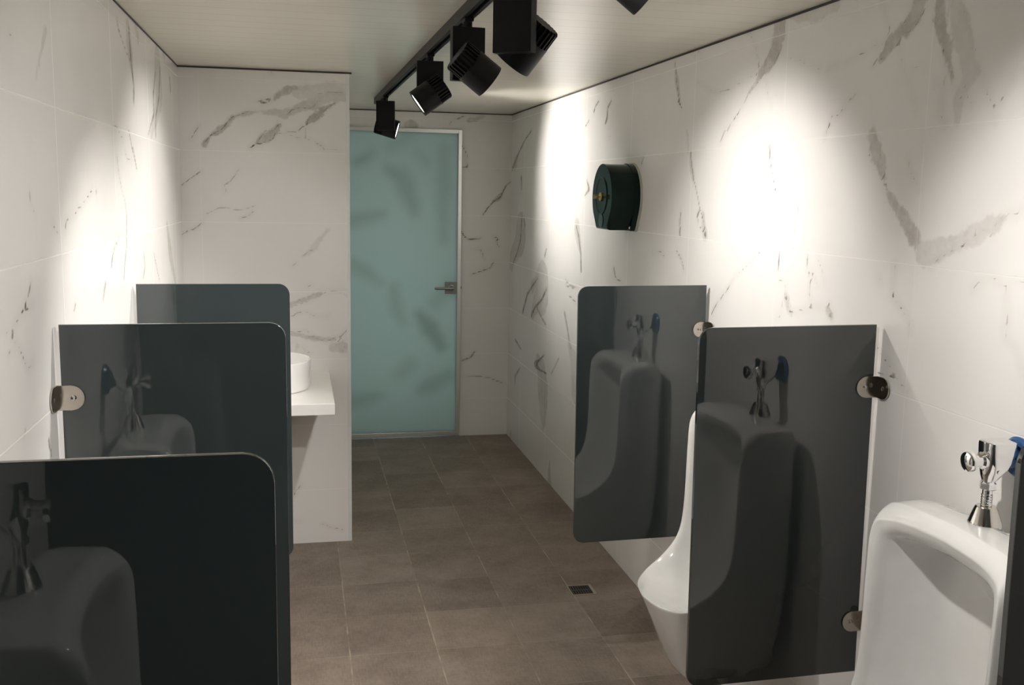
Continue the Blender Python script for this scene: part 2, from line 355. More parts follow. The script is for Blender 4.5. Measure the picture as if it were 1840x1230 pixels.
('l',0.6,[(2.2457,1.7822,.0024),(2.224,1.75,.0024),(2.2025,1.7183,.0025),(2.1872,1.6794,.0026),(2.1773,1.6561,.0026)]),
('l',0.55,[(2.2701,1.7478,.0023),(2.2449,1.7194,.0022),(2.2085,1.6834,.0022),(2.1844,1.6581,.0022)]),
('b',0.65,[(2.1808,1.6561,.0052),(2.1502,1.6293,.0128),(2.1133,1.5995,.0173),(2.0813,1.5759,.0208),(2.0598,1.5562,.0217),(2.0462,1.5326,.0114)]),
('l',0.45,[(2.1759,1.6445,.0022),(2.1449,1.6141,.0021),(2.0975,1.5772,.002),(2.0472,1.5307,.002)]),
('l',0.6,[(2.1047,1.7326,.0024),(2.0906,1.697,.0022),(2.0626,1.6745,.0019),(2.0504,1.6616,.002)]),
('l',0.75,[(1.9899,1.4883,.0017),(1.96,1.5067,.0017),(1.9333,1.5209,.0016),(1.9016,1.5333,.0015),(1.871,1.5471,.0016),(1.8467,1.5619,.0015),(1.8083,1.5802,.0015),(1.7802,1.5911,.0015),(1.7626,1.603,.0015),(1.7493,1.6098,.0013),(1.7282,1.6087,.0014),(1.7086,1.6224,.0015)]),
('b',0.33,[(2.0203,1.5138,.0263),(1.9681,1.5242,.0224),(1.9136,1.5414,.0168),(1.857,1.5614,.022),(1.8179,1.5765,.026),(1.7948,1.5906,.0202),(1.758,1.6047,.0053)]),
('l',0.35,[(1.9009,1.5699,.0014),(1.8631,1.568,.0014),(1.8339,1.5827,.0016),(1.8155,1.5966,.0013),(1.7798,1.5878,.0018),(1.8008,1.5606,.0018)]),
('l',0.85,[(1.9041,1.5314,.0024),(1.8807,1.5397,.0024)]),
('l',0.8,[(1.7756,1.5929,.0026),(1.7626,1.603,.0025)]),
('l',0.85,[(2.1247,1.4822,.0032),(2.1253,1.4609,.0032),(2.1265,1.4336,.0032),(2.1233,1.4086,.003),(2.1071,1.3967,.0024),(2.0822,1.3821,.0025),(2.064,1.367,.0026),(2.0483,1.3538,.0029),(2.0437,1.3334,.003)]),
('l',0.5,[(2.1889,1.4478,.0023),(2.177,1.4369,.0023)]),
('l',0.7,[(1.7857,1.4834,.0017),(1.765,1.4752,.0017),(1.7374,1.4662,.002),(1.7348,1.4469,.0023),(1.7283,1.4149,.0023),(1.7257,1.3955,.0022),(1.731,1.3817,.0022),(1.7274,1.3723,.0022)]),
('l',0.5,[(1.8374,1.4517,.0018),(1.8287,1.4645,.0016),(1.8044,1.4734,.0014)]),
('l',0.5,[(1.7185,1.4832,.0016),(1.6897,1.4796,.0015)]),
('l',0.7,[(2.0668,1.3682,.002),(2.0502,1.3554,.0022),(2.045,1.3339,.0023)]),
('l',0.75,[(1.7278,1.4173,.0017),(1.7262,1.3996,.0017),(1.7315,1.3836,.0018),(1.7241,1.3616,.0016),(1.701,1.3523,.0015),(1.6843,1.3347,.0016),(1.6792,1.3178,.0017),(1.6669,1.3049,.0016)]),
('l',0.95,[(2.1722,1.2756,.0028),(2.1467,1.2593,.0028),(2.1289,1.2468,.0027),(2.0978,1.2306,.0026),(2.0756,1.2194,.0025)]),
('l',0.95,[(2.1657,1.2154,.0023),(2.1255,1.2201,.0023),(2.0931,1.2146,.0025),(2.0693,1.2099,.0027),(2.0423,1.197,.0028)]),
('l',0.7,[(4.584,2.0731,.0052),(4.6438,2.0498,.0063),(4.6668,2.0266,.0082)]),
('l',0.7,[(4.3934,2.0568,.0057),(4.4477,2.0274,.008),(4.4543,1.9799,.0091),(4.4758,1.9607,.0072)]),
('l',0.5,[(4.7409,1.9921,.0054),(4.805,1.9669,.0054)]),
('l',0.4,[(4.4688,1.8946,.0023),(4.3878,1.8974,.0023)]),
('l',0.7,[(3.5797,1.9874,.0044),(3.5378,1.9562,.0044)]),
('l',0.6,[(4.7513,1.7058,.0078),(4.7068,1.6612,.0098),(4.7842,1.6313,.0049)]),
('l',0.5,[(3.9319,1.7908,.0057),(3.9575,1.7668,.0057)]),
('l',0.6,[(3.5138,1.5473,.006),(3.4997,1.4911,.006)]),
('l',0.6,[(4.923,1.4757,.0085),(4.8753,1.431,.0096),(4.8238,1.3412,.0107),(4.8096,1.2575,.0111)]),
('b',0.4,[(4.9078,1.4685,.0505),(4.8738,1.4156,.0373),(4.8238,1.3412,.0147)]),
('l',0.6,[(5.5422,1.3232,.0112),(5.575,1.2816,.0112)]),
('l',0.55,[(3.789,1.4112,.0025),(3.694,1.4199,.0025),(3.6587,1.4071,.0034)]),
('l',0.6,[(3.5324,1.4381,.0048),(3.4741,1.4018,.0053),(3.4476,1.3697,.0061)]),
('l',0.5,[(4.28,1.3127,.0095),(4.2534,1.2735,.0059),(4.1531,1.255,.0041)]),
('l',0.6,[(5.1058,1.1894,.0057),(5.011,1.1694,.0047),(4.8626,1.1635,.0041)]),
('b',0.35,[(5.7329,1.1396,.0465),(5.5413,1.1207,.0336)]),
('l',0.6,[(5.9694,2.0137,.006),(6.1286,1.973,.0069),(6.2732,1.9151,.0085),(6.402,1.8537,.0094),(6.513,1.7941,.01)]),
('b',0.4,[(6.3582,1.8713,.0229),(6.4225,1.8257,.0427),(6.513,1.7941,.0115)]),
('l',0.6,[(6.2357,1.7373,.017),(6.2212,1.6719,.017)]),
('b',0.5,[(6.1908,1.4759,.0489),(6.2261,1.3805,.1426),(6.3302,1.2894,.088),(6.4641,1.2228,.0658),(6.4845,1.1819,.0629)]),
('l',0.6,[(6.1995,1.4757,.0171),(6.2228,1.3428,.0151),(6.3268,1.251,.0104),(6.4372,1.1852,.0092)]),
('l',0.6,[(6.6388,1.2723,.0171),(6.7083,1.1969,.0173)]),
('l',0.55,[(6.1265,1.4777,.0145),(6.1021,1.4414,.0145)]),
('b',0.5,[(5.7343,1.146,.0197),(5.8644,1.0806,.0423)]),
('b',0.45,[(5.7276,1.1406,.0662),(5.6281,1.0937,.1648),(5.7402,1.015,.0782),(5.8553,.9159,.036)]),
('l',0.7,[(5.7281,1.1462,.0077),(5.8705,1.0822,.008),(5.9945,1.0234,.0116),(6.118,.8963,.0144)]),
('l',0.75,[(5.5139,1.0991,.0111),(5.622,1.0276,.0093),(5.7846,.9645,.0094),(5.8795,.9013,.0121)]),
('l',0.55,[(5.7355,.9644,.0093),(5.588,.9147,.0087),(5.5173,.8961,.008)]),
('l',0.6,[(5.1021,1.1639,.0055),(5.0051,1.148,.0041),(4.897,1.1681,.0041)]),
('l',0.5,[(5.0203,1.1116,.0054),(4.8892,1.0909,.0053)]),
('l',0.45,[(5.1065,1.0112,.013),(5.0412,.9382,.0133),(4.9751,.8469,.0135)]),
('b',0.35,[(5.0144,.8611,.0211),(4.9142,.7965,.0531),(4.8438,.6402,.0789)]),
('l',0.55,[(6.3284,.6893,.0093),(6.1522,.6536,.0091)]),
('l',0.75,[(5.5233,.7182,.0072),(5.659,.6621,.0073),(5.7532,.6232,.0226),(5.6302,.6101,.007),(5.4682,.6166,.0061)]),
('b',0.5,[(5.6818,.6469,.0501),(5.5805,.585,.1012),(5.5502,.5117,.1163),(5.51,.4297,.0813),(5.4392,.3107,.0264)]),
('l',0.45,[(5.201,.7492,.0081),(5.3591,.6363,.0083)]),
('l',0.55,[(6.1694,.5272,.0089),(6.3646,.4163,.0107),(6.4791,.3166,.0132)]),
('b',0.5,[(6.4104,.2393,.0481),(6.2582,.2205,.2049),(6.4255,.0528,.0628)]),
('l',0.75,[(6.1694,.2022,.0156),(6.2785,.1136,.0158)]),
('l',0.6,[(6.5634,.1869,.0054),(6.2916,.2644,.0052)]),
('b',0.5,[(5.1826,.134,.012),(5.2833,.0729,.0413),(5.3433,.0111,.0433)]),
('l',0.5,[(4.9942,.2699,.0091),(5.0856,.1929,.0092)]),
('b',0.3,[(4.0163,.1085,.031),(3.8291,.1021,.0555),(3.6886,.0836,.0244)]),
],
'L':[('b',0.3,[(2.2645,1.9496,.0045),(2.2355,1.9321,.0109),(2.2085,1.8975,.0068),(2.159,1.8446,.0039)]),
('l',0.4,[(1.9775,1.8978,.002),(1.9966,1.8953,.002)]),
('l',0.55,[(3.1104,2.1063,.0085),(3.1341,2.0797,.0067),(3.1905,2.0571,.0054),(3.2597,2.0314,.0047),(3.335,2.0156,.0041)]),
('b',0.5,[(3.3,2.1083,.0339),(3.3146,2.0745,.049),(3.3386,2.0306,.041),(3.3603,1.9745,.0141)]),
('l',0.7,[(3.3225,2.1081,.0114),(3.3365,2.0413,.0114),(3.3536,1.9959,.0112),(3.3775,1.9467,.0118),(3.3657,1.8972,.0111)]),
('b',0.4,[(3.4493,2.1459,.0203),(3.5036,2.1126,.0275)]),
('b',0.35,[(4.1272,2.1392,.0156),(4.1596,2.1251,.0197)]),
('b',0.35,[(3.9541,2.0649,.083),(3.9699,1.9965,.0908),(3.899,1.9117,.0441),(3.7355,1.8201,.0205)]),
('l',0.6,[(3.883,2.0396,.0092),(3.8151,1.9562,.011),(3.8136,1.8882,.0092),(3.7277,1.8488,.0049),(3.66,1.8118,.0052)]),
('l',0.55,[(4.023,2.0728,.0115),(3.9607,1.9605,.0095),(3.8595,1.8829,.0094),(3.8441,1.8216,.0123)]),
('l',0.5,[(4.3139,2.0633,.0161),(4.3239,2.026,.0161)]),
('l',0.65,[(2.963,1.7978,.0013),(3.0499,1.8014,.002),(3.0955,1.7818,.0033),(3.1447,1.7704,.0027)]),
('l',0.6,[(3.25,1.8009,.0069),(3.3057,1.7449,.0071)]),
('l',0.75,[(2.6591,1.6258,.0026),(2.6094,1.6105,.0024),(2.5621,1.5988,.0023),(2.5159,1.5845,.0019),(2.4807,1.5822,.002),(2.4579,1.5711,.0022),(2.4169,1.5649,.0016),(2.3841,1.5615,.0016),(2.358,1.5567,.0032),(2.3417,1.538,.0046)]),
('l',0.6,[(2.2337,1.5499,.0027),(2.2545,1.5426,.0033),(2.2746,1.5298,.004)]),
('l',0.5,[(2.7065,1.6227,.0064),(2.7051,1.6164,.0064)]),
('l',0.5,[(2.0585,1.6203,.0036),(2.062,1.6012,.003),(2.0942,1.5742,.0025)]),
('l',0.6,[(3.1611,1.7371,.0047),(3.2013,1.7163,.0024),(3.3066,1.7118,.0017)]),
('l',0.55,[(3.3159,1.7506,.0075),(3.3719,1.6919,.0077)]),
('l',0.45,[(3.0282,1.7146,.0062),(3.0477,1.6655,.0056),(3.0907,1.6227,.0047),(3.1368,1.5858,.0055),(3.1504,1.5484,.0072),(3.1296,1.4597,.0066),(3.0838,1.4068,.0059),(3.0577,1.3609,.0062)]),
('l',0.6,[(3.0189,1.4962,.0035),(2.9738,1.4787,.0033),(2.9199,1.4605,.0038),(2.8859,1.4384,.0056),(2.8756,1.4185,.0069)]),
('l',0.5,[(2.9655,1.4862,.0026),(2.9223,1.4709,.0026)]),
('l',0.45,[(3.6914,1.4028,.0063),(3.758,1.3443,.0063),(3.8139,1.2985,.0062)]),
('l',0.4,[(3.4582,1.4212,.0081),(3.4747,1.3743,.0084),(3.4238,1.3367,.0058)]),
('b',0.45,[(4.0813,1.4867,.0193),(4.1362,1.3955,.0426),(4.1997,1.3259,.0314),(4.2868,1.252,.02)]),
('l',0.6,[(2.0308,1.4496,.0034),(2.0135,1.432,.0032),(1.9974,1.4194,.003)]),
('l',0.45,[(2.7814,1.3854,.0053),(2.7503,1.365,.0053)]),
('l',0.85,[(2.0323,1.4497,.0039),(2.0118,1.4289,.0036),(1.9907,1.415,.0029),(1.9641,1.4021,.0024),(1.9271,1.3909,.0022),(1.9004,1.3805,.0025),(1.8844,1.3719,.0041),(1.9034,1.3569,.0023),(1.9284,1.3406,.0023),(1.9484,1.3247,.0029),(1.9625,1.3064,.0026),(1.9843,1.2945,.0013),(2.0226,1.2978,.0018)]),
('l',0.75,[(2.0455,1.409,.0018),(2.0003,1.4027,.0017),(1.9635,1.399,.0016)]),
('l',0.5,[(1.8855,1.3503,.002),(1.8558,1.3367,.002)]),
('l',0.35,[(1.8487,1.38,.001),(1.8847,1.3734,.001)]),
('l',0.5,[(2.4098,1.3669,.0046),(2.3889,1.3536,.0046)]),
('l',0.5,[(2.7797,1.3827,.007),(2.7347,1.342,.0069)]),
('l',0.6,[(2.1049,1.1277,.0065),(2.1122,1.1081,.0061),(2.1232,1.0909,.0056)]),
('l',0.35,[(1.9447,1.1902,.0035),(1.9283,1.1682,.0035)]),
],
'N':[('b',0.65,[(-.3922,1.8253,.0128),(-.3719,1.8569,.0094),(-.3389,1.8755,.0129),(-.3124,1.894,.0162),(-.2877,1.9257,.0107),(-.2721,1.9417,.0085)]),
('l',0.8,[(-.4011,1.8162,.002),(-.3786,1.8478,.002),(-.3697,1.8591,.0021),(-.3433,1.8754,.0021),(-.3124,1.894,.0021),(-.2988,1.9165,.002),(-.2787,1.9393,.0021),(-.2457,1.9514,.0021),(-.2104,1.9659,.0021)]),
('b',0.42,[(-.2721,1.9417,.0061),(-.2193,1.9589,.007),(-.1753,1.9684,.0062),(-.1224,1.9684,.0071),(-.0694,1.964,.0135),(-.0473,1.9558,.0136)]),
('l',0.5,[(-.2104,1.9659,.0018),(-.1752,1.9715,.0018),(-.1048,1.9672,.0018),(-.056,1.9689,.0018)]),
('b',0.42,[(-.0651,1.9552,.0153),(-.0337,1.9697,.0153),(.0112,1.9913,.0176),(.0607,2.0131,.0264),(.115,2.0374,.0311),(.201,2.0429,.0202)]),
('l',0.55,[(-.0473,1.9558,.0024),(-.0202,1.9813,.0024),(.0247,1.994,.0025),(.047,1.9858,.0025),(.0741,2.0002,.0025),(.0855,2.0185,.0025),(.1103,2.0194,.0025)]),
('l',0.45,[(.0836,2.0497,.0021),(.1378,2.0629,.0021),(.2011,2.0631,.0022)]),
('b',0.62,[(-.0905,2.0255,.0078),(-.068,2.0484,.0151),(-.0367,2.0674,.0175),(-.0056,2.0708,.0156),(.0167,2.0672,.0067)]),
('b',0.28,[(.0031,2.0556,.0267),(.0613,2.0578,.031),(.1288,2.0737,.0311),(.2012,2.081,.0268)]),
('l',0.75,[(-.1679,2.0094,.0028),(-.148,2.0167,.0028),(-.1303,2.0196,.0028),(-.1126,2.0269,.0029),(-.1173,2.0112,.0028),(-.1527,2.0033,.0028)]),
('b',0.35,[(-.1481,2.0123,.0053),(-.1149,2.0179,.0062)]),
('l',0.5,[(.0394,2.0992,.0021),(.04,2.0792,.0021)]),
('b',0.7,[(.0417,1.9229,.0053),(.0599,1.9414,.011),(.078,1.951,.0176),(.1008,1.9697,.0176),(.119,1.9928,.0132),(.1463,2.0095,.008),(.1781,2.0241,.0044)]),
('l',0.7,[(.0054,1.8926,.0025),(.0236,1.9088,.0025),(.0416,1.9184,.0025),(.0464,1.941,.0025),(.0601,1.9594,.0025)]),
('l',0.6,[(.0462,1.9208,.0021),(.0824,1.9422,.0021),(.1098,1.9745,.0021),(.1372,1.9979,.0021),(.1736,2.0217,.0021)]),
('l',0.5,[(-.0438,1.8888,.0022),(-.0081,1.8854,.0022),(.0054,1.8926,.0021)]),
('b',0.65,[(-.187,1.822,.0043),(-.1555,1.8497,.0175),(-.1198,1.8642,.0197),(-.0951,1.8828,.0131),(-.079,1.9146,.0061)]),
('l',0.9,[(-.2048,1.8104,.0028),(-.1825,1.8266,.0028),(-.1647,1.8294,.0028),(-.1403,1.8368,.0028)]),
('l',0.75,[(-.169,1.8404,.0024),(-.1417,1.8814,.0024),(-.1327,1.8884,.0025),(-.0972,1.8895,.0025),(-.0836,1.91,.0024),(-.0701,1.9194,.0024)]),
('l',0.7,[(-.1247,1.8417,.0025),(-.1068,1.8511,.0024),(-.093,1.8784,.0024)]),
('l',0.4,[(-.0739,1.9594,.0017),(-.0879,1.9188,.0018)]),
('l',0.45,[(-.0841,1.8787,.0018),(-.044,1.8754,.0018),(.0005,1.8609,.0018),(.0409,1.8576,.0018),(.0769,1.8473,.0018),(.0903,1.8364,.0018),(.1083,1.8256,.0018),(.1173,1.8167,.0018),(.1537,1.8154,.0018),(.1856,1.8117,.0018)]),
('l',0.85,[(.0836,1.8407,.0026),(.1083,1.8256,.0026),(.1164,1.8144,.0026)]),
('l',0.4,[(.0347,1.9047,.0018),(.0364,1.8597,.0018)]),
('l',0.65,[(-.4117,1.902,.002),(-.4296,1.8772,.002),(-.4477,1.8436,.002)]),
('l',0.6,[(-.4105,1.7071,.0024),(-.4524,1.6773,.0024),(-.4966,1.6429,.0024)]),
('l',0.4,[(-.253,1.7174,.0021),(-.2826,1.6718,.0021),(-.3138,1.6532,.0021),(-.3099,1.6308,.0021)]),
('l',0.4,[(-.1062,2.144,.0028),(-.1087,2.1263,.0028)]),
('l',0.5,[(-.2758,1.6846,.0023),(-.2932,1.6605,.0023),(-.3145,1.6493,.0023),(-.3068,1.6192,.0024)]),
('l',0.85,[(-.4066,1.49,.0023),(-.4238,1.4746,.0024),(-.4494,1.4548,.0024),(-.4704,1.4503,.0024),(-.498,1.4327,.0024)]),
('l',0.75,[(-.1962,1.5362,.0024),(-.2158,1.5163,.0024),(-.2501,1.505,.0024)]),
('l',0.4,[(-.1893,1.5604,.0024),(-.2151,1.5512,.0024),(-.2451,1.5421,.0024),(-.2663,1.5418,.0025),(-.3084,1.5521,.0024),(-.3421,1.5494,.0024),(-.3762,1.5316,.0024),(-.3974,1.5226,.0024)]),
('b',0.25,[(.1303,1.4585,.0044),(.0946,1.418,.011),(.0589,1.3731,.0132),(.0146,1.3371,.0044)]),
('l',0.4,[(.0765,1.3732,.0025),(.0457,1.3641,.0025),(.0191,1.3416,.0025)]),
('l',0.35,[(-.012,1.3101,.0025),(-.0297,1.2967,.0025)]),
('l',0.5,[(.0527,1.2113,.0025),(.0371,1.2023,.0025)]),
('b',0.5,[(-.0381,1.1194,.0098),(-.0044,1.1357,.0091),(.0406,1.1486,.0098),(.0729,1.1633,.0082),(.0988,1.1747,.0049)]),
('l',0.55,[(-.0382,1.1112,.0016),(-.0078,1.1209,.0016),(.0534,1.142,.0016),(.0858,1.1616,.0016),(.1117,1.1747,.0016),(.1441,1.1828,.0016),(.183,1.186,.0016),(.2155,1.1893,.0016)]),
('l',0.45,[(-.03,1.1292,.0016),(.0118,1.1488,.0016),(.0859,1.1764,.0016),(.1311,1.1812,.0016)]),
('b',0.25,[(.1861,1.1745,.0066),(.2121,1.1612,.0116)]),
('l',0.7,[(-.0388,1.0685,.0018),(-.0244,1.0733,.0018),(-.0114,1.0847,.0018),(.0078,1.0895,.0018),(.0303,1.0887,.0018),(.0462,1.0794,.0018),(.0654,1.0693,.0019),(.0848,1.0675,.0019),(.1204,1.0672,.0019)]),
('l',0.55,[(.1302,1.0787,.0023),(.1318,1.0754,.0023)]),
('l',0.75,[(-.0414,.9992,.0019),(-.0191,.9956,.0019),(.0035,1.0003,.0019),(.0228,1.0051,.0019),(.0324,1.0033,.0018),(.042,.9949,.0018)]),
('b',0.4,[(-.032,.9875,.0083),(.0032,.9838,.0099),(.0385,.9734,.0066),(.0837,.9661,.0117),(.1291,.9639,.01),(.1552,.9619,.0067)]),
('l',0.8,[(.0337,.9701,.0021),(.0418,.9767,.0021),(.0579,.9765,.0021),(.0837,.9628,.0021),(.116,.954,.0021),(.1422,.9621,.0021),(.152,.9686,.0021),(.1683,.9718,.0021),(.183,.9749,.0021),(.1979,.9898,.0021),(.2143,1.0064,.0021)]),
('l',0.7,[(.1552,.9619,.0021),(.1714,.95,.0021),(.183,.9749,.0021),(.1895,.9581,.0021),(.1975,.9311,.0021),(.1907,.8976,.0021)]),
('l',0.65,[(.2091,.9578,.0021),(.2087,.8973,.0021)]),
('b',0.38,[(.1484,.9251,.0185),(.1778,.9247,.0235),(.204,.921,.0235)]),
('l',0.4,[(.0089,.9272,.0021),(.028,.9069,.0021),(.0474,.8999,.0021)]),
('b',0.22,[(-.0134,.9375,.008),(-.0202,.9109,.0081)]),
('l',0.85,[(-.0072,.2818,.0024),(-.0156,.2648,.0024),(-.0302,.2503,.0024),(-.0366,.2332,.0023)]),
('l',0.8,[(.0899,.089,.0021),(.1086,.0814,.0021),(.1252,.0717,.0021),(.1503,.065,.0021),(.1838,.0574,.0021)]),
('l',0.55,[(-.0322,.1065,.0018),(-.0074,.1074,.0018)]),
],
'E':[('l',0.75,[(1.0382,1.9552,.0047),(1.0682,1.9177,.0047),(1.0855,1.8797,.0048),(1.0819,1.8411,.0048),(1.0893,1.8027,.0047),(1.0448,1.7969,.0046)]),
('l',0.75,[(1.4062,1.7319,.0047),(1.3513,1.6917,.0048),(1.3317,1.6521,.0048),(1.3122,1.6126,.0048),(1.2672,1.5825,.0048),(1.2227,1.5328,.0048),(1.1931,1.4882,.0048)]),
('b',0.55,[(1.3268,1.6423,.006),(1.2972,1.6045,.0218),(1.2572,1.5823,.0059)]),
('l',0.8,[(1.0491,1.3834,.0056),(1.0795,1.3444,.0056),(1.1047,1.3298,.0055),(1.1901,1.3404,.0055)]),
('l',0.65,[(1.2657,1.3559,.0048),(1.3015,1.3363,.0048),(1.2865,1.3164,.0049),(1.3073,1.2867,.0048)]),
('l',0.65,[(1.1507,1.2659,.0048),(1.181,1.2661,.0048),(1.2017,1.2265,.0048),(1.2072,1.1967,.0048)]),
('l',0.7,[(1.2734,1.182,.0041),(1.2486,1.1419,.004),(1.193,1.1219,.004),(1.1175,1.0968,.004)]),
('l',0.5,[(1.2892,1.7879,.0047),(1.2993,1.7832,.0047)]),
('b',0.55,[(1.0908,2.1047,.0133),(1.1401,2.1111,.0152),(1.1894,2.127,.0095)]),
('l',0.7,[(1.0121,2.1069,.0045),(1.061,2.1275,.0045)]),
('l',0.7,[(1.15,.5759,.0063),(1.1245,.5373,.0063),(1.0663,.5188,.0063)]),
('l',0.5,[(1.0674,.4148,.0052),(1.1586,.4103,.0052),(1.2504,.3979,.0052),(1.3432,.3591,.0052)]),
('b',0.5,[(.6889,2.0611,.0195),(.7187,2.0572,.0389),(.7484,2.0581,.0194)]),
('l',0.6,[(.9784,2.0898,.004),(.9685,2.0699,.004)]),
],
'D':[('b',0.5,[(.4624,1.8801,.024),(.4133,1.84,.0383),(.3644,1.8194,.024)]),
('b',0.3,[(.5903,1.9223,.029),(.6693,1.9731,.0387),(.7287,2.004,.0242)]),
('b',0.5,[(.5606,1.7753,.0247),(.6598,1.7284,.0549),(.6898,1.6501,.0601),(.7201,1.5714,.0502),(.7404,1.5021,.0302)]),
('b',0.45,[(.333,1.4474,.0492),(.4217,1.4632,.0394),(.5306,1.4894,.0197)]),
('b',0.4,[(.3511,1.1597,.04),(.4402,1.1098,.0401),(.5199,1.0394,.0302)]),
('b',0.3,[(.769,1.888,.025),(.8193,1.8303,.0301)]),
('b',0.35,[(.9296,1.902,.0403),(.9316,1.6346,.0507),(.9339,1.3337,.0408)]),
('b',0.7,[(.7757,.833,.0295),(.8437,.7354,.0592),(.9222,.6173,.0298)]),
('b',0.4,[(.6034,1.0066,.0364),(.6225,.8725,.0439),(.6703,.7759,.022)]),
('b',0.45,[(.9629,.4196,.0461),(.8654,.3624,.0537),(.7875,.3246,.0306)]),
('b',0.4,[(.3265,.2574,.0529),(.4216,.2745,.0454),(.5267,.2915,.0228)]),
('b',0.3,[(.7094,.5032,.0453),(.6516,.4456,.0452)]),
('b',0.3,[(.8814,.9096,.045),(.9774,1.0251,.0523),(1.0166,.9864,.0445)]),
],
}

# ------------------------------------------------------------------ walls, floor, ceiling
def vein_field(key, U, Vv, step):
    """distance minus half width to the nearest drawn band / line at the grid points"""
    n = len(U); X = np.array([np.full(n, 9.), np.zeros(n), np.full(n, 9.), np.zeros(n)])
    for kind, s, pts in VEINS[key]:
        i = 0 if kind == 'b' else 2
        pad = .13 if kind == 'b' else .06
        for (x0, y0, w0), (x1, y1, w1) in zip(pts, pts[1:]):
            p = pad + max(w0, w1)
            k = np.nonzero((U > min(x0, x1)-p) & (U < max(x0, x1)+p) & (Vv > min(y0, y1)-p) & (Vv < max(y0, y1)+p))[0]
            if not len(k): continue
            dx, dy = x1-x0, y1-y0
            t = np.clip(((U[k]-x0)*dx + (Vv[k]-y0)*dy)/(dx*dx+dy*dy+1e-12), 0, 1)
            e = np.hypot(U[k]-x0-t*dx, Vv[k]-y0-t*dy) - (w0+(w1-w0)*t)
            b = e < X[i][k]; kk = k[b]; X[i][kk] = e[b]; X[i+1][kk] = s
    X[0] = np.minimum(X[0], .12); X[2] = np.minimum(X[2], .05)
    return X.T.astype(np.float32)
def slab(name, key, axis, c, out, us, zs, th, mat, parent=None):
    """wall slab: fine grid on the face at coordinate c (outward side `out`), plain box behind it"""
    us, zs = np.array(us), np.array(zs); nu, nz = len(us), len(zs)
    U, Z = np.meshgrid(us, zs, indexing='ij'); U, Z = U.ravel(), Z.ravel()
    front = np.full(len(U), c)
    bu, bz = np.array([us[0], us[-1], us[-1], us[0]]), np.array([zs[0], zs[0], zs[-1], zs[-1]])
    au, az, an = np.concatenate([U, bu]), np.concatenate([Z, bz]), np.concatenate([front, np.full(4, c-out*th)])
    co = np.stack([an, au, az], 1) if axis == 'x' else np.stack([au, an, az], 1)
    idx = np.arange(nu*nz).reshape(nu, nz)
    q = np.stack([idx[:-1, :-1], idx[1:, :-1], idx[1:, 1:], idx[:-1, 1:]], -1).reshape(-1, 4)
    flip = (axis == 'x') != (out > 0)
    if flip: q = q[:, ::-1]
    faces = q.tolist(); b = nu*nz
    rims = [list(idx[:, 0]) + [b+1, b], list(idx[-1, :]) + [b+2, b+1], list(idx[::-1, -1]) + [b+3, b+2], list(idx[0, ::-1]) + [b, b+3], [b, b+1, b+2, b+3]]
    faces += [[int(i) for i in r] for r in rims]
    me = bpy.data.meshes.new(name); me.from_pydata(co.tolist(), [], faces)
    a = me.attributes.new('vein', 'FLOAT_COLOR', 'POINT')
    F = vein_field(key, au, az, 0) if key else np.tile(np.array([.12, 0, .05, 0], np.float32), (len(au), 1))
    F[-4:] = (.12, 0, .05, 0)
    a.data.foreach_set('color', F.ravel())
    me.update(); bm = bmesh.new(); bm.from_mesh(me)
    bmesh.ops.recalc_face_normals(bm, faces=bm.faces); bm.to_mesh(me); bm.free()
    return link(name, me, mat, parent)
def lin(a, b, st): return list(np.linspace(a, b, max(2, int(round((b-a)/st))+1)))
g = .012
struct(slab('wall_right', 'R', 'x', XR, -1, [YB] + lin(1.15, YE, g), [0] + lin(.45, H, g), .12, M_WR))
struct(slab('wall_left', 'L', 'x', XL, 1, [.15] + lin(1.15, YN, g), [0] + lin(.8, H, g), .12, M_WL))
struct(slab('wall_niche', 'N', 'y', YN, -1, lin(XL, XN, .007), lin(0, H, .008), YE-YN+.12, M_WN))
struct(slab('wall_back', 'E', 'y', YE, -1, lin(1.052, XR, g), lin(0, H, g), .12, M_WE))
struct(slab('wall_header', 'E', 'y', YE, -1, lin(XN, 1.052, g), lin(2.0405, H, g), .12, M_WE))
struct(slab('wall_front', None, 'y', YB, 1, [-2.6, XR], [0, H], .12, M_HALL))
bm = bmesh.new(); add_box(bm, -2.6, XR+.15, YB-.15, YE+1.2, -.1, 0); struct(done(bm, 'floor', M_FLOOR, smooth=0))
bm = bmesh.new(); add_box(bm, -2.6, XR+.15, YB-.15, YE+.15, H, H+.1); struct(done(bm, 'ceiling', M_CEIL, smooth=0))
bm = bmesh.new(); add_box(bm, XN-.013, XN+.002, YN-.003, YN+.012, 0, H, .0015); struct(done(bm, 'trim_1', M_EDGE))
bm = bmesh.new(); add_box(bm, XL, XN+.012, YN-.004, YN+.004, H-.007, H, .001); struct(done(bm, 'shadow_gap_2', M_GAP))  # dark strips along the ceiling edges stand for the shadow gap
bm = bmesh.new(); add_box(bm, XN, XR, YE-.004, YE+.004, H-.006, H, .001); struct(done(bm, 'shadow_gap_3', M_GAP))
bm = bmesh.new(); add_box(bm, XR-.004, XR+.004, YB, YE, H-.006, H, .001); struct(done(bm, 'shadow_gap_4', M_GAP))
bm = bmesh.new(); add_box(bm, XL-.004, XL+.003, .15, YN, H-.004, H, .001); struct(done(bm, 'shadow_gap_5', M_GAP))

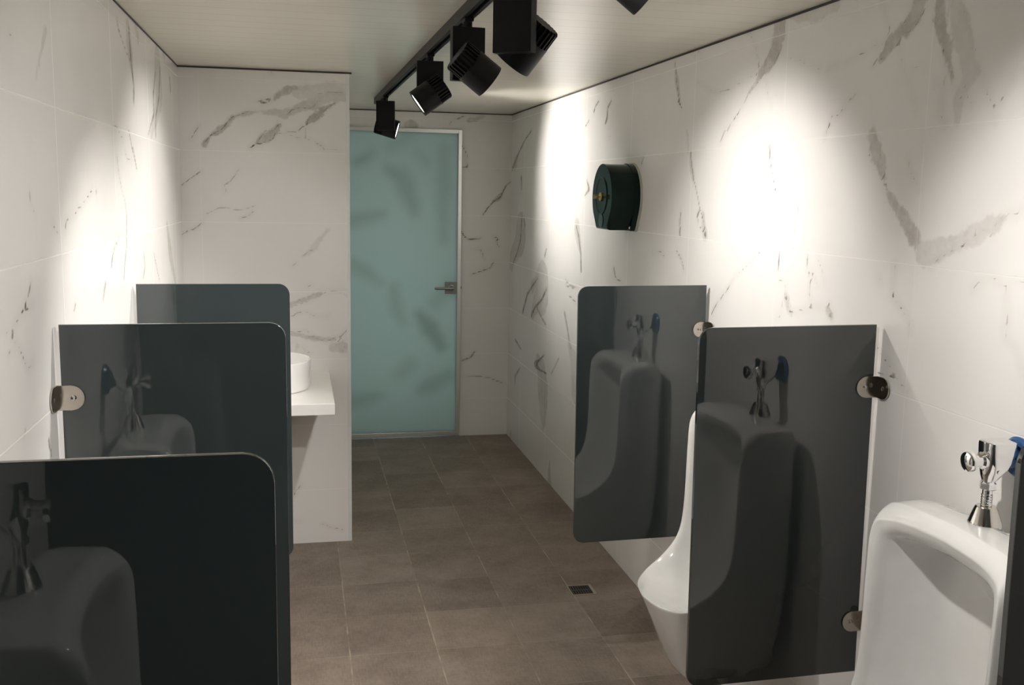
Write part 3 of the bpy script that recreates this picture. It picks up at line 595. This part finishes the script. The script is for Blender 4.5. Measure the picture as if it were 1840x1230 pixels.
# ------------------------------------------------------------------ the frosted door
dx0, dx1, dz0, dz1 = .2275, 1.049, .010, 2.0395
door = thing('door_1', 'frosted green glass door in a thin pale frame at the far end', 'door', (dx0, YE, 0)); struct(door)
def dpos(o): o.location = -Vector((dx0, YE, 0)); return o
o = slab('frosted_glass', 'D', 'y', YE-.006, -1, lin(dx0+.015, dx1-.015, .02), lin(dz0+.015, dz1-.015, .02), .010, M_DOOR, door); dpos(o)
bm = bmesh.new(); fw = .024
add_box(bm, dx0, dx0+fw, YE-.022, YE+.018, dz0, dz1, .002); add_box(bm, dx1-fw, dx1, YE-.022, YE+.018, dz0, dz1, .002)
add_box(bm, dx0+fw, dx1-fw, YE-.022, YE+.018, dz1-fw, dz1, .002); add_box(bm, dx0+fw, dx1-fw, YE-.022, YE+.018, dz0, dz0+fw+.004, .002)
dpos(done(bm, 'door_frame', M_ALU, door))
bm = bmesh.new(); add_box(bm, .943, 1.023, YE-.027, YE-.018, .972, 1.052, .0015)
pl = done(bm, 'handle_plate', M_HANDLE, door); dpos(pl)
bm = bmesh.new(); add_lathe(bm, [(.021, 0), (.021, .012), (.013, .014), (.011, .045), (0, .045)], 28, frame((.985, YE-.027, 1.012), (0, -1, 0)))
add_box(bm, .868, .996, YE-.082, YE-.066, 1.003, 1.021, .006, 3)
lv = done(bm, 'door_lever', M_HANDLE, door); dpos(lv)
bm = bmesh.new(); add_box(bm, 1.0485, 1.0535, YE-.016, YE-.004, 1.004, 1.020, .001); dpos(done(bm, 'latch', M_RUB, door))

bm = bmesh.new(); add_box(bm, XN, 1.055, YE+.03, YE+.10, 0, .0125, .001); struct(done(bm, 'door_leak_block', M_GAP))  # added sill behind the door, stops light leaking under it

# ------------------------------------------------------------------ urinal screens
def d_leg(w, r): return [(0, -r)] + arc(w-r, 0, r, -90, 90, 14) + [(0, r)]
def make_screen(name, label):
    """local: wall side at x=0, free side at x=+.46, panel faces -y / +y, z = floor height"""
    t = thing(name, label, 'urinal screen', group=None)
    x0, x1, z0, z1, r = .012, .468, .446, 1.338, .034
    poly = [(x0, z0)] + arc(x1-r, z0+r, r, -90, 0, 8) + arc(x1-r, z1-r, r, 0, 90, 8) + [(x0, z1)]
    M = Matrix(((1, 0, 0, 0), (0, 0, -1, .005), (0, 1, 0, 0), (0, 0, 0, 1)))
    bm = bmesh.new(); add_prism(bm, poly, M, .010, .0016, 2)
    done(bm, 'glass_panel', M_PANEL, t)
    for z in (1.185, .583):
        bm = bmesh.new(); rr = .0265
        add_prism(bm, d_leg(.056, rr), Matrix(((1, 0, 0, .002), (0, 0, -1, -.0054), (0, 1, 0, z), (0, 0, 0, 1))), .0035, .0008, 2)
        add_prism(bm, d_leg(.052, rr), Matrix(((0, 0, 1, .001), (-1, 0, 0, -.0056), (0, 1, 0, z), (0, 0, 0, 1))), .0035, .0008, 2)
        cl = done(bm, 'clamp', M_CLAMP, t)
        bm = bmesh.new()
        add_lathe(bm, [(.0058, 0), (.0058, .0008), (.0040, .0014), (.0022, .0008), (0, .0008)], 24, frame((.036, -.0088, z), (0, -1, 0)))
        done(bm, 'screw', M_CUP, cl); bm = bmesh.new()
        add_lathe(bm, [(.0058, 0), (.0058, .0008), (.0040, .0014), (.0022, .0008), (0, .0008)], 24, frame((.0043, -.033, z), (1, 0, 0)))
        done(bm, 'screw', M_CUP, cl)
    return t
sg = 'dark glass screens between the urinals'
s0 = make_screen('urinal_screen', 'dark glass screen on the left wall nearest the camera, lower left corner')
s0.location = (XL, 1.115, .004); s0['group'] = sg
dup(s0, (XL, 2.185, .012), 0, 'dark glass screen with a steel clamp on the left wall, middle of three', sg)
dup(s0, (XL, 3.195, .004), 0, 'dark glass screen on the left wall closest to the washbasin', sg)
# the right row is the mirror image: own meshes
def mirror(root, label, loc, tilt):
    r = root.copy(); COL.objects.link(r); r.location = loc; r['label'] = label; r['group'] = sg
    r.rotation_euler = (0, tilt, 0)
    for ch in list(root.children):
        c = mirror_part(ch, r)
        for g2 in ch.children: mirror_part(g2, c)
    return r
_mm = {}
def mirror_part(ch, par):
    me = _mm.get(ch.data.name)
    if me is None:
        me = ch.data.copy(); me.transform(Matrix.Diagonal((-1, 1, 1, 1))); me.flip_normals(); _mm[ch.data.name] = me
    c = ch.copy(); c.data = me; COL.objects.link(c); c.parent = par
    return c
def tilted(y, z): return (XR - .0, y, z)
mirror(s0, 'dark glass screen on the right wall, farthest, below the green dispenser', (XR+.008, 3.198, -.002), math.radians(-.5))
mirror(s0, 'dark glass screen on the right wall between the two white urinals', (XR+.008, 2.160, -.002), math.radians(-.5))
mirror(s0, 'dark glass screen at the right edge of the photo, mostly cut off', (XR+.008, 1.092, -.002), math.radians(-.5))

# ------------------------------------------------------------------ urinals
def crom(P, t):
    n = len(P)-1; i = min(int(t), n-1); f = t-i
    p0, p1, p2, p3 = P[max(i-1, 0)], P[i], P[i+1], P[min(i+2, n)]
    return .5*((2*p1) + (p2-p0)*f + (2*p0-5*p1+4*p2-p3)*f*f + (3*p1-p0-3*p2+p3)*f**3)
def make_urinal(label):
    """local: wall at x=0, bowl towards +x, z = floor height"""
    t = thing('urinal', label, 'urinal')
    K = [ # B(q,h)     E(p,q,h)          R(p,q,h)           I(p,q,h)          J(p,q,h)
     ((0, .765), (.135, 0, .765), (.165, 0, .738), (.150, 0, .705), (.045, 0, .690), (.040, 0, .60)),
     ((.09, .765), (.140, .09, .764), (.171, .088, .735), (.157, .085, .702), (.045, .075, .688), (.040, 0, .60)),
     ((.165, .764), (.150, .160, .760), (.186, .147, .728), (.172, .133, .697), (.048, .104, .678), (.040, 0, .60)),
     ((.189, .748), (.160, .187, .738), (.198, .174, .706), (.184, .153, .676), (.052, .118, .655), (.040, 0, .59)),
     ((.19, .645), (.166, .190, .63), (.202, .177, .615), (.190, .157, .60), (.055, .122, .56), (.036, 0, .55)),
     ((.19, .46), (.168, .190, .44), (.206, .176, .44), (.194, .156, .43), (.056, .122, .42), (.038, 0, .42)),
     ((.189, .34), (.178, .188, .30), (.222, .174, .345), (.208, .155, .34), (.060, .120, .33), (.042, 0, .33)),
     ((.182, .20), (.205, .180, .15), (.270, .168, .283), (.252, .150, .278), (.066, .110, .25), (.050, 0, .25)),
     ((.165, .07), (.240, .155, .035), (.335, .150, .242), (.314, .130, .234), (.085, .090, .175), (.066, 0, .17)),
     ((.115, .0), (.285, .098, .0), (.388, .086, .231), (.362, .072, .221), (.115, .050, .135), (.095, 0, .135)),
     ((0, .0), (.305, 0, .0), (.406, 0, .229), (.378, 0, .217), (.130, 0, .125), (.110, 0, .125)),
    ]
    rings = [[], [], [], [], [], []]
    for k in K:
        rings[0].append(np.array((0, k[0][0], k[0][1])))
        for i in range(1, 6): rings[i].append(np.array(k[i], float))
    N = 40
    cols = []
    for i in range(N+1):
        tt = i/N*10
        B, E, R, I, J, Kc = [crom(r, tt) for r in rings]
        # way points from the wall over the rim into the bowl; round the rim with extra points
        low = min(max((tt-6)/2.5, 0), 1)
        w = [B, B*.45+E*.55, E*.96+B*.04, E]
        w += [E*.93+R*.07, E*.55+R*.45 + np.array([.004*(1-low), 0, .006*(1-low)]), E*.12*(1-low*.6)+R*(1-.12*(1-low*.6)) + np.array([.003*(1-low), 0, .003*(1-low)]), R,
              R*.92+I*.08 + np.array([0, 0, .001]), R*.5+I*.5 + np.array([.004*(1-low), 0, .002]), I, I*.7+J*.3, J + (I-J)*.18, J + (Kc-J)*.15, Kc*.6+J*.4, Kc]
        cols.append(w)
    bm = bmesh.new(); grid = []
    for s in (1, -1):
        for i, w in enumerate(cols if s == 1 else cols[1:-1][::-1]):
            grid.append([bm.verts.new((p[0], p[1]*s*1.13, p[2]+.24)) for p in w])
    n = len(grid)
    for i in range(n):
        a, b = grid[i], grid[(i+1) % n]
        for j in range(len(a)-1): bm.faces.new((a[j], b[j], b[j+1], a[j+1]))
    bmesh.ops.remove_doubles(bm, verts=bm.verts, dist=.0004)
    bm.verts.ensure_lookup_table()
    back = [v for v in bm.verts if abs(v.co.x) < 1e-5]
    back.sort(key=lambda v: math.atan2(v.co.y, v.co.z-.62))
    bm.faces.new(back)
    done(bm, 'bowl', M_CER, t, smooth=180, sub=1)
    # waste outlet in the bowl
    bm = bmesh.new(); add_lathe(bm, [(.030, 0), (.030, .004), (.024, .006), (.010, .003), (0, .003)], 24, Matrix.Translation((.115, 0, .366)))
    done(bm, 'outlet_strainer', M_CUP, t)
    return t
def make_valve(label):
    t = thing('flush_valve', label, 'flush valve')
    px, zt = .064, 1.004
    bm = bmesh.new(); add_lathe(bm, [(.0315, 0), (.0320, .003), (.0310, .0065), (.0205, .036), (.0185, .038), (0, .038)], 44, Matrix.Translation((px, 0, zt)))
    done(bm, 'bell_foot', M_CUP, t)
    bm = bmesh.new(); pr = [(.0095, .036)]
    for i in range(5): pr += [(.0095, .038+i*.005), (.0108, .0395+i*.005), (.0108, .0415+i*.005), (.0095, .0428+i*.005)]
    pr += [(.0095, .078), (.0095, .09)]
    add_lathe(bm, pr, 28, Matrix.Translation((px, 0, zt))); done(bm, 'down_tube', M_CHROME, t)
    bm = bmesh.new(); add_lathe(bm, [(.0135, .071), (.0165, .0735), (.0165, .085), (.0135, .0875)], 6, Matrix.Translation((px, 0, zt)))
    done(bm, 'union_nut', M_CHROME, t, smooth=20)
    # body: rounded square head narrowing to the tube
    bm = bmesh.new(); rings = []
    for z, a, b, e, dx in ((.082, .011, .011, 2, 0), (.090, .0135, .013, 2, -.001), (.100, .0205, .017, 2.2, -.005), (.112, .026, .021, 2.6, -.010), (.126, .029, .0235, 3.5, -.0135), (.144, .030, .024, 5, -.014), (.161, .030, .024, 6, -.014), (.1665, .0295, .0235, 6, -.014), (.1685, .027, .021, 6, -.014)):
        ring = []
        for i in range(40):
            th = 2*math.pi*i/40; cx, sy = math.cos(th), math.sin(th)
            ring.append(bm.verts.new((px+dx+a*math.copysign(abs(cx)**(2/e), cx), b*math.copysign(abs(sy)**(2/e), sy), zt+z)))
        rings.append(ring)
    for A, B in zip(rings, rings[1:]):
        for i in range(40): bm.faces.new((A[i], A[(i+1) % 40], B[(i+1) % 40], B[i]))
    bm.faces.new(rings[0]); bm.faces.new(rings[-1])
    add_lathe(bm, [(.004, 0), (.004, .002), (0, .002)], 16, frame((px-.006, .0205, zt+.110), (0, 1, 0)))
    done(bm, 'valve_body', M_CHROME, t, smooth=45)
    # push knob pointing into the room
    F = frame((px+.008, .000, zt+.131), (.98, -.02, -.06))
    bm = bmesh.new(); add_lathe(bm, [(.014, 0), (.0172, .006), (.0172, .012), (.0135, .016), (.0135, .030), (.0165, .032)], 32, F)
    kb = done(bm, 'push_knob', M_CHROME, t)
    bm = bmesh.new(); add_lathe(bm, [(.0185, .032), (.0208, .034), (.0208, .040), (.019, .044), (.012, .047), (0, .048)], 32, F)
    done(bm, 'button', M_CHROME, kb)
    # arm back to the wall
    bm = bmesh.new(); rings = []
    for k in range(9):
        f = k/8; x = (px-.014)*(1-f) + .016*f; z = zt + .130 + .007*math.sin(f*1.4); hz = .027*(1-f)**1.6 + .016; hy = .015*(1-f) + .0135*f
        rings.append([bm.verts.new((x, hy*math.cos(2*math.pi*i/24), z + .006 + hz*math.sin(2*math.pi*i/24)*(1 if math.sin(2*math.pi*i/24) < 0 else .75))) for i in range(24)])
    for A, B in zip(rings, rings[1:]):
        for i in range(24): bm.faces.new((A[i], A[(i+1) % 24], B[(i+1) % 24], B[i]))
    bm.faces.new(rings[0]); bm.faces.new(rings[-1]); done(bm, 'supply_arm', M_CHROME, t, smooth=60)
    bm = bmesh.new(); add_lathe(bm, [(.0100, 0), (.0105, .010), (.0095, .012), (.0095, .022), (.008, .0245), (.004, .0245), (.003, .022), (0, .022)], 24, Matrix.Translation((.030, 0, zt+.141)))
    done(bm, 'stop_screw', M_CHROME, t)
    bm = bmesh.new()
    add_lathe(bm, [(.040, .000), (.0405, .004), (.035, .010), (.021, .013), (0, .013)], 40, frame((.0, 0, zt+.134), (1, 0, 0)))
    add_lathe(bm, [(.0195, .010), (.0225, .013), (.0225, .022), (.019, .025), (.016, .025)], 8, frame((.0, 0, zt+.134), (1, 0, 0)))
    done(bm, 'wall_flange', M_BLUE, t)
    return t
ug, vg = 'white urinals along the walls', 'chrome flush valves above the urinals'
U = make_urinal('white ceramic urinal at the right edge with a chrome flush valve on top'); U['group'] = ug
V = make_valve('chrome flush valve with blue wall flange on the nearest right urinal'); V['group'] = vg
pi = math.pi
U.location = (XR-.0015, 1.635, .002); U.rotation_euler = (0, 0, pi)
V.location = (XR, 1.658, 0); V.rotation_euler = (0, 0, pi)
dup(U, (XR-.0015, 2.648, .002), pi, 'white ceramic urinal half hidden behind the middle right screen', ug)
dup(V, (XR, 2.672, 0), pi, 'chrome flush valve hidden behind the middle right screen, seen reflected', vg)
dup(U, (XL+.0015, .600, .002), 0, 'white urinal in front of the nearest left screen, seen only as its reflection', ug)
dup(V, (XL, .600, 0), 0, 'chrome flush valve seen only as a reflection in the nearest left screen', vg)
dup(U, (XL+.0015, 1.655, .002), 0, 'white urinal hidden behind the nearest left screen', ug)
dup(V, (XL, 1.655, 0), 0, 'chrome flush valve hidden behind the nearest left screen', vg)

# ------------------------------------------------------------------ washbasin and counter in the niche
ct = thing('washbasin_counter', 'white slab counter on the left in front of the niche wall', 'counter', (XL, YN, 0))
bm = bmesh.new(); add_box(bm, 0, .129-XL, 3.835-YN, 0, .774, .820, .003, 3); done(bm, 'counter_slab', M_STONE, ct)
for xx in (.05, .40):
    bm = bmesh.new(); add_box(bm, xx, xx+.035, -.62, -.001, .744, .774, .002)
    M = Matrix(((0, 0, 1, xx+.005), (1, 0, 0, 0), (0, 1, 0, 0), (0, 0, 0, 1)))
    add_prism(bm, [(-.001, .745), (-.001, .50), (-.02, .50), (-.60, .735), (-.60, .745)], M, .020, .001, 1)
    done(bm, 'bracket', M_BLACK, ct)
bs = thing('washbasin', 'round white vessel basin standing on the white counter', 'washbasin', (-.160, 4.19, .820))
bm = bmesh.new(); add_lathe(bm, [(0, .0005), (.190, .0005), (.1965, .003), (.2015, .020), (.2045, .118), (.2035, .121), (.2010, .122), (.1985, .121), (.1975, .115), (.193, .045), (.175, .026), (.10, .018), (.025, .015), (0, .015)], 72)
done(bm, 'bowl', M_CER, bs, smooth=50)
bm = bmesh.new(); add_lathe(bm, [(.022, .0155), (.022, .018), (.018, .0195), (0, .019)], 24); done(bm, 'waste_plug', M_CHROME, bs)

# ------------------------------------------------------------------ paper dispenser
dp = thing('paper_dispenser', 'dark green round jumbo paper dispenser with a brass key on the right wall', 'dispenser', (XR, 4.068, 1.628))
def drop(r, flat, hw):
    """round outline that runs down to a narrower flat bottom; coordinates (y, z)"""
    pts = arc(0, 0, r, -28, 208, 44)
    return pts + [(-hw, -flat+.012), (-hw+.010, -flat), (hw-.010, -flat), (hw, -flat+.012)]
Md = Matrix(((0, 0, -1, 0), (1, 0, 0, 0), (0, 1, 0, 0), (0, 0, 0, 1)))
bm = bmesh.new(); add_prism(bm, drop(.1435, .1415, .098), Md, .010, .003); done(bm, 'back_plate', M_BACK, dp)
bm = bmesh.new(); add_prism(bm, drop(.140, .139, .094), Md @ Matrix.Translation((0, 0, .010)), .022, .003); add_prism(bm, drop(.1365, .1365, .090), Md @ Matrix.Translation((0, 0, .031)), .101, .016, 5)
cv = done(bm, 'cover', M_GREEN, dp, smooth=40)
bm = bmesh.new(); add_lathe(bm, [(.078, .1315), (.078, .134), (.0745, .136), (.072, .1345), (.068, .1335), (.020, .1335), (0, .1335)], 48, Md @ Matrix.Translation((0, .004, 0))); done(bm, 'front_disc', M_GREEN, cv)
bm = bmesh.new(); el = [(.030*math.cos(a*pi/16), .030*math.sin(a*pi/16)-.100) for a in range(32)]
add_prism(bm, el, Md @ Matrix.Translation((0, 0, .1315)), .003, .001); done(bm, 'level_window', M_GREEN2, cv)
bm = bmesh.new(); add_lathe(bm, [(.0185, .1335), (.0185, .139), (.017, .141), (0, .141)], 32, Md); done(bm, 'lock', M_BRASS, dp)
bm = bmesh.new(); add_lathe(bm, [(.0035, .140), (.0035, .150), (0, .150)], 12, Md)
add_box(bm, -.168, -.149, -.0015, .0015, -.009, .009, .001); done(bm, 'key', M_BRASS, dp)
bm = bmesh.new(); add_lathe(bm, [(.007, 0), (.007, .003), (.004, .005), (0, .005)], 20, frame((-.030, -.082, -.126), (0, -1, -.1))); done(bm, 'rivet', M_CHROME, dp)

# ------------------------------------------------------------------ floor drain
dr = thing('floor_drain', 'small square metal floor drain grate in the brown tiles', 'drain', (1.137, 3.818, 0), -.01)
bm = bmesh.new(); w = .053; f = .007
for a in ((-w, w, -w, -w+f), (-w, w, w-f, w), (-w, -w+f, -w+f, w-f), (w-f*1.7, w, -w+f, w-f)): add_box(bm, *a, .0002, .003, .0006, 1)
done(bm, 'drain_frame', M_FRAME, dr)
bm = bmesh.new(); add_box(bm, -w+f, w-f, -w+f, w-f, .0002, .0006); done(bm, 'drain_well', M_HOLE, dr)
bm = bmesh.new()
for k in range(8):
    x = -.042 + k*.0105; add_box(bm, x, x+.004, -.044, .044, .0006, .0022)
add_box(bm, -.044, .042, -.004, .003, .0006, .0024); add_box(bm, -.044, .042, -.044, -.040, .0006, .0024); add_box(bm, -.044, .042, .040, .044, .0006, .0024)
done(bm, 'grate', M_GRATE, dr)

# ------------------------------------------------------------------ track and lamps
y0, y1 = -1.0, 5.72
tr = thing('ceiling_track', 'long black lighting track under the cream ceiling', 'lighting track', (track_x(y0), y0, H))
ang = math.atan2(track_x(y1)-track_x(y0), y1-y0)
tr.rotation_euler = (0, 0, -ang)
L = math.hypot(y1-y0, track_x(y1)-track_x(y0))
bm = bmesh.new()
for a in ((-.018, -.0135), (.0135, .018)): add_box(bm, a[0], a[1], 0, L, -.034, 0, .001, 1)
add_box(bm, -.0135, .0135, 0, L, -.012, 0); add_box(bm, -.0135, -.006, 0, L, -.034, -.030); add_box(bm, .006, .0135, 0, L, -.034, -.030)
done(bm, 'rail', M_BLACK, tr)
bm = bmesh.new(); add_box(bm, -.0185, .0185, L-.004, L+.012, -.035, 0, .002, 1); done(bm, 'end_cap', M_BLACK, tr)

def lamp_head(aim, pivot, parent):
    """fluted can whose centre is the pivot; returns the lens position"""
    F = frame(pivot, aim); h = .058
    bm = bmesh.new(); n = 24; rings = []
    # fluted rear part: radius alternates between rib and groove
    for z, rr, rg in ((-h, .0445, .0400), (-h+.004, .0475, .0400), (-h+.044, .0480, .0405)):
        ring = []
        for i in range(n):
            for da, r in ((-.5, rg), (-.22, rg), (-.18, rr), (.18, rr), (.22, rg)):
                if da == -.5: continue
                a = 2*pi*(i+da)/n; ring.append(bm.verts.new(F @ Vector((r*math.cos(a), r*math.sin(a), z))))
        rings.append(ring)
    m = len(rings[0])
    for A, B in zip(rings, rings[1:]):
        for i in range(m): bm.faces.new((A[i], A[(i+1) % m], B[(i+1) % m], B[i]))
    bm.faces.new(rings[0]); bm.faces.new(rings[-1])
    hs = done(bm, 'heat_sink', M_BLACK, parent, smooth=25)
    bm = bmesh.new(); add_lathe(bm, [(.0470, -h+.0435), (.0485, -h+.046), (.0490, h-.001), (.0485, h), (.0455, h), (.0445, h-.004), (.036, h-.018)], 56, F, cap1=False)
    can = done(bm, 'lamp_can', M_BLACK, parent, smooth=35)
    bm = bmesh.new(); add_lathe(bm, [(.0452, h-.0045), (.030, h-.0035), (0, h-.003)], 48, F, cap0=False); done(bm, 'lens', M_LENS, can)
    return F @ Vector((0, 0, h+.004))
lg = 'black track lamps on the ceiling track'
labs = {'far': 'black track lamp at the far end of the track, in front of the door', 'second': 'black track lamp second from the far end, lit lens facing lower left',
        'third': 'black track lamp with fluted can tilted to the right, its lens turned away', 'fourth': 'largest black track lamp, tall box in front of its can, top centre',
        'near': 'black track lamp at the top edge, only its tip in view', 'hidden': 'added unseen track lamp above the nearest left screen, for its light', 'added_entry': 'added unseen track lamp at the entrance, above the camera, for its light'}
for y, aim, key, side in LAMPS:
    x = track_x(y); aim = Vector(aim).normalized()
    w = Vector((aim.x, aim.y, 0)).normalized(); nrm = Vector((-w.y, w.x, 0))
    if nrm.y > 0: nrm = -nrm                    # nrm points to the camera side of the box
    t = thing('track_lamp', labs[key], 'track lamp', (x, y, H-.034), 0, lg)
    hd = -side                                   # side -1: head on the camera side
    bw, bd, bz0, bz1 = .047, .016, -.171, -.024
    R = Matrix((w, nrm, Vector((0, 0, 1)))).transposed().to_4x4()
    bm = bmesh.new(); add_box(bm, -bw, bw, -bd, bd, bz0, bz1, .002); bm.transform(R); done(bm, 'driver_box', M_BLACK, t)
    bm = bmesh.new(); add_box(bm, -.0125, .0125, -.028, .028, -.010, .0, .001, 1); add_lathe(bm, [(.0125, -.0245), (.0125, -.009)], 24)
    done(bm, 'track_adapter', M_BLACK, t)
    off = LAMP_OFF.get(key, (0, 0, -.132))
    piv = nrm*(hd*(bd+.054)) + w*off[0] + Vector((0, 0, off[2]))
    lens = lamp_head(aim, piv, t)
    bm = bmesh.new(); add_lathe(bm, [(.012, 0), (.012, .009)], 20, frame(nrm*(hd*bd*.9) + w*off[0] + Vector((0, 0, off[2])), nrm*hd)); done(bm, 'pivot', M_BLACK, t)
    for nm, fac, sa, sb in (('lamp_spill', SPOT_WIDE, SPOT_ANGLE, SPOT_BLEND), ('lamp_beam', SPOT_HOT, 82, 1.0)):
        li = bpy.data.lights.new(nm, 'SPOT'); li.energy = SPOT_W*LAMP_POW.get(key, 1.0)*fac; li.color = SPOT_COL
        li.spot_size = math.radians(sa); li.spot_blend = sb; li.shadow_soft_size = .022
        lob = bpy.data.objects.new(nm, li); COL.objects.link(lob); lob.parent = t
        lob.matrix_local = frame(lens, -aim)
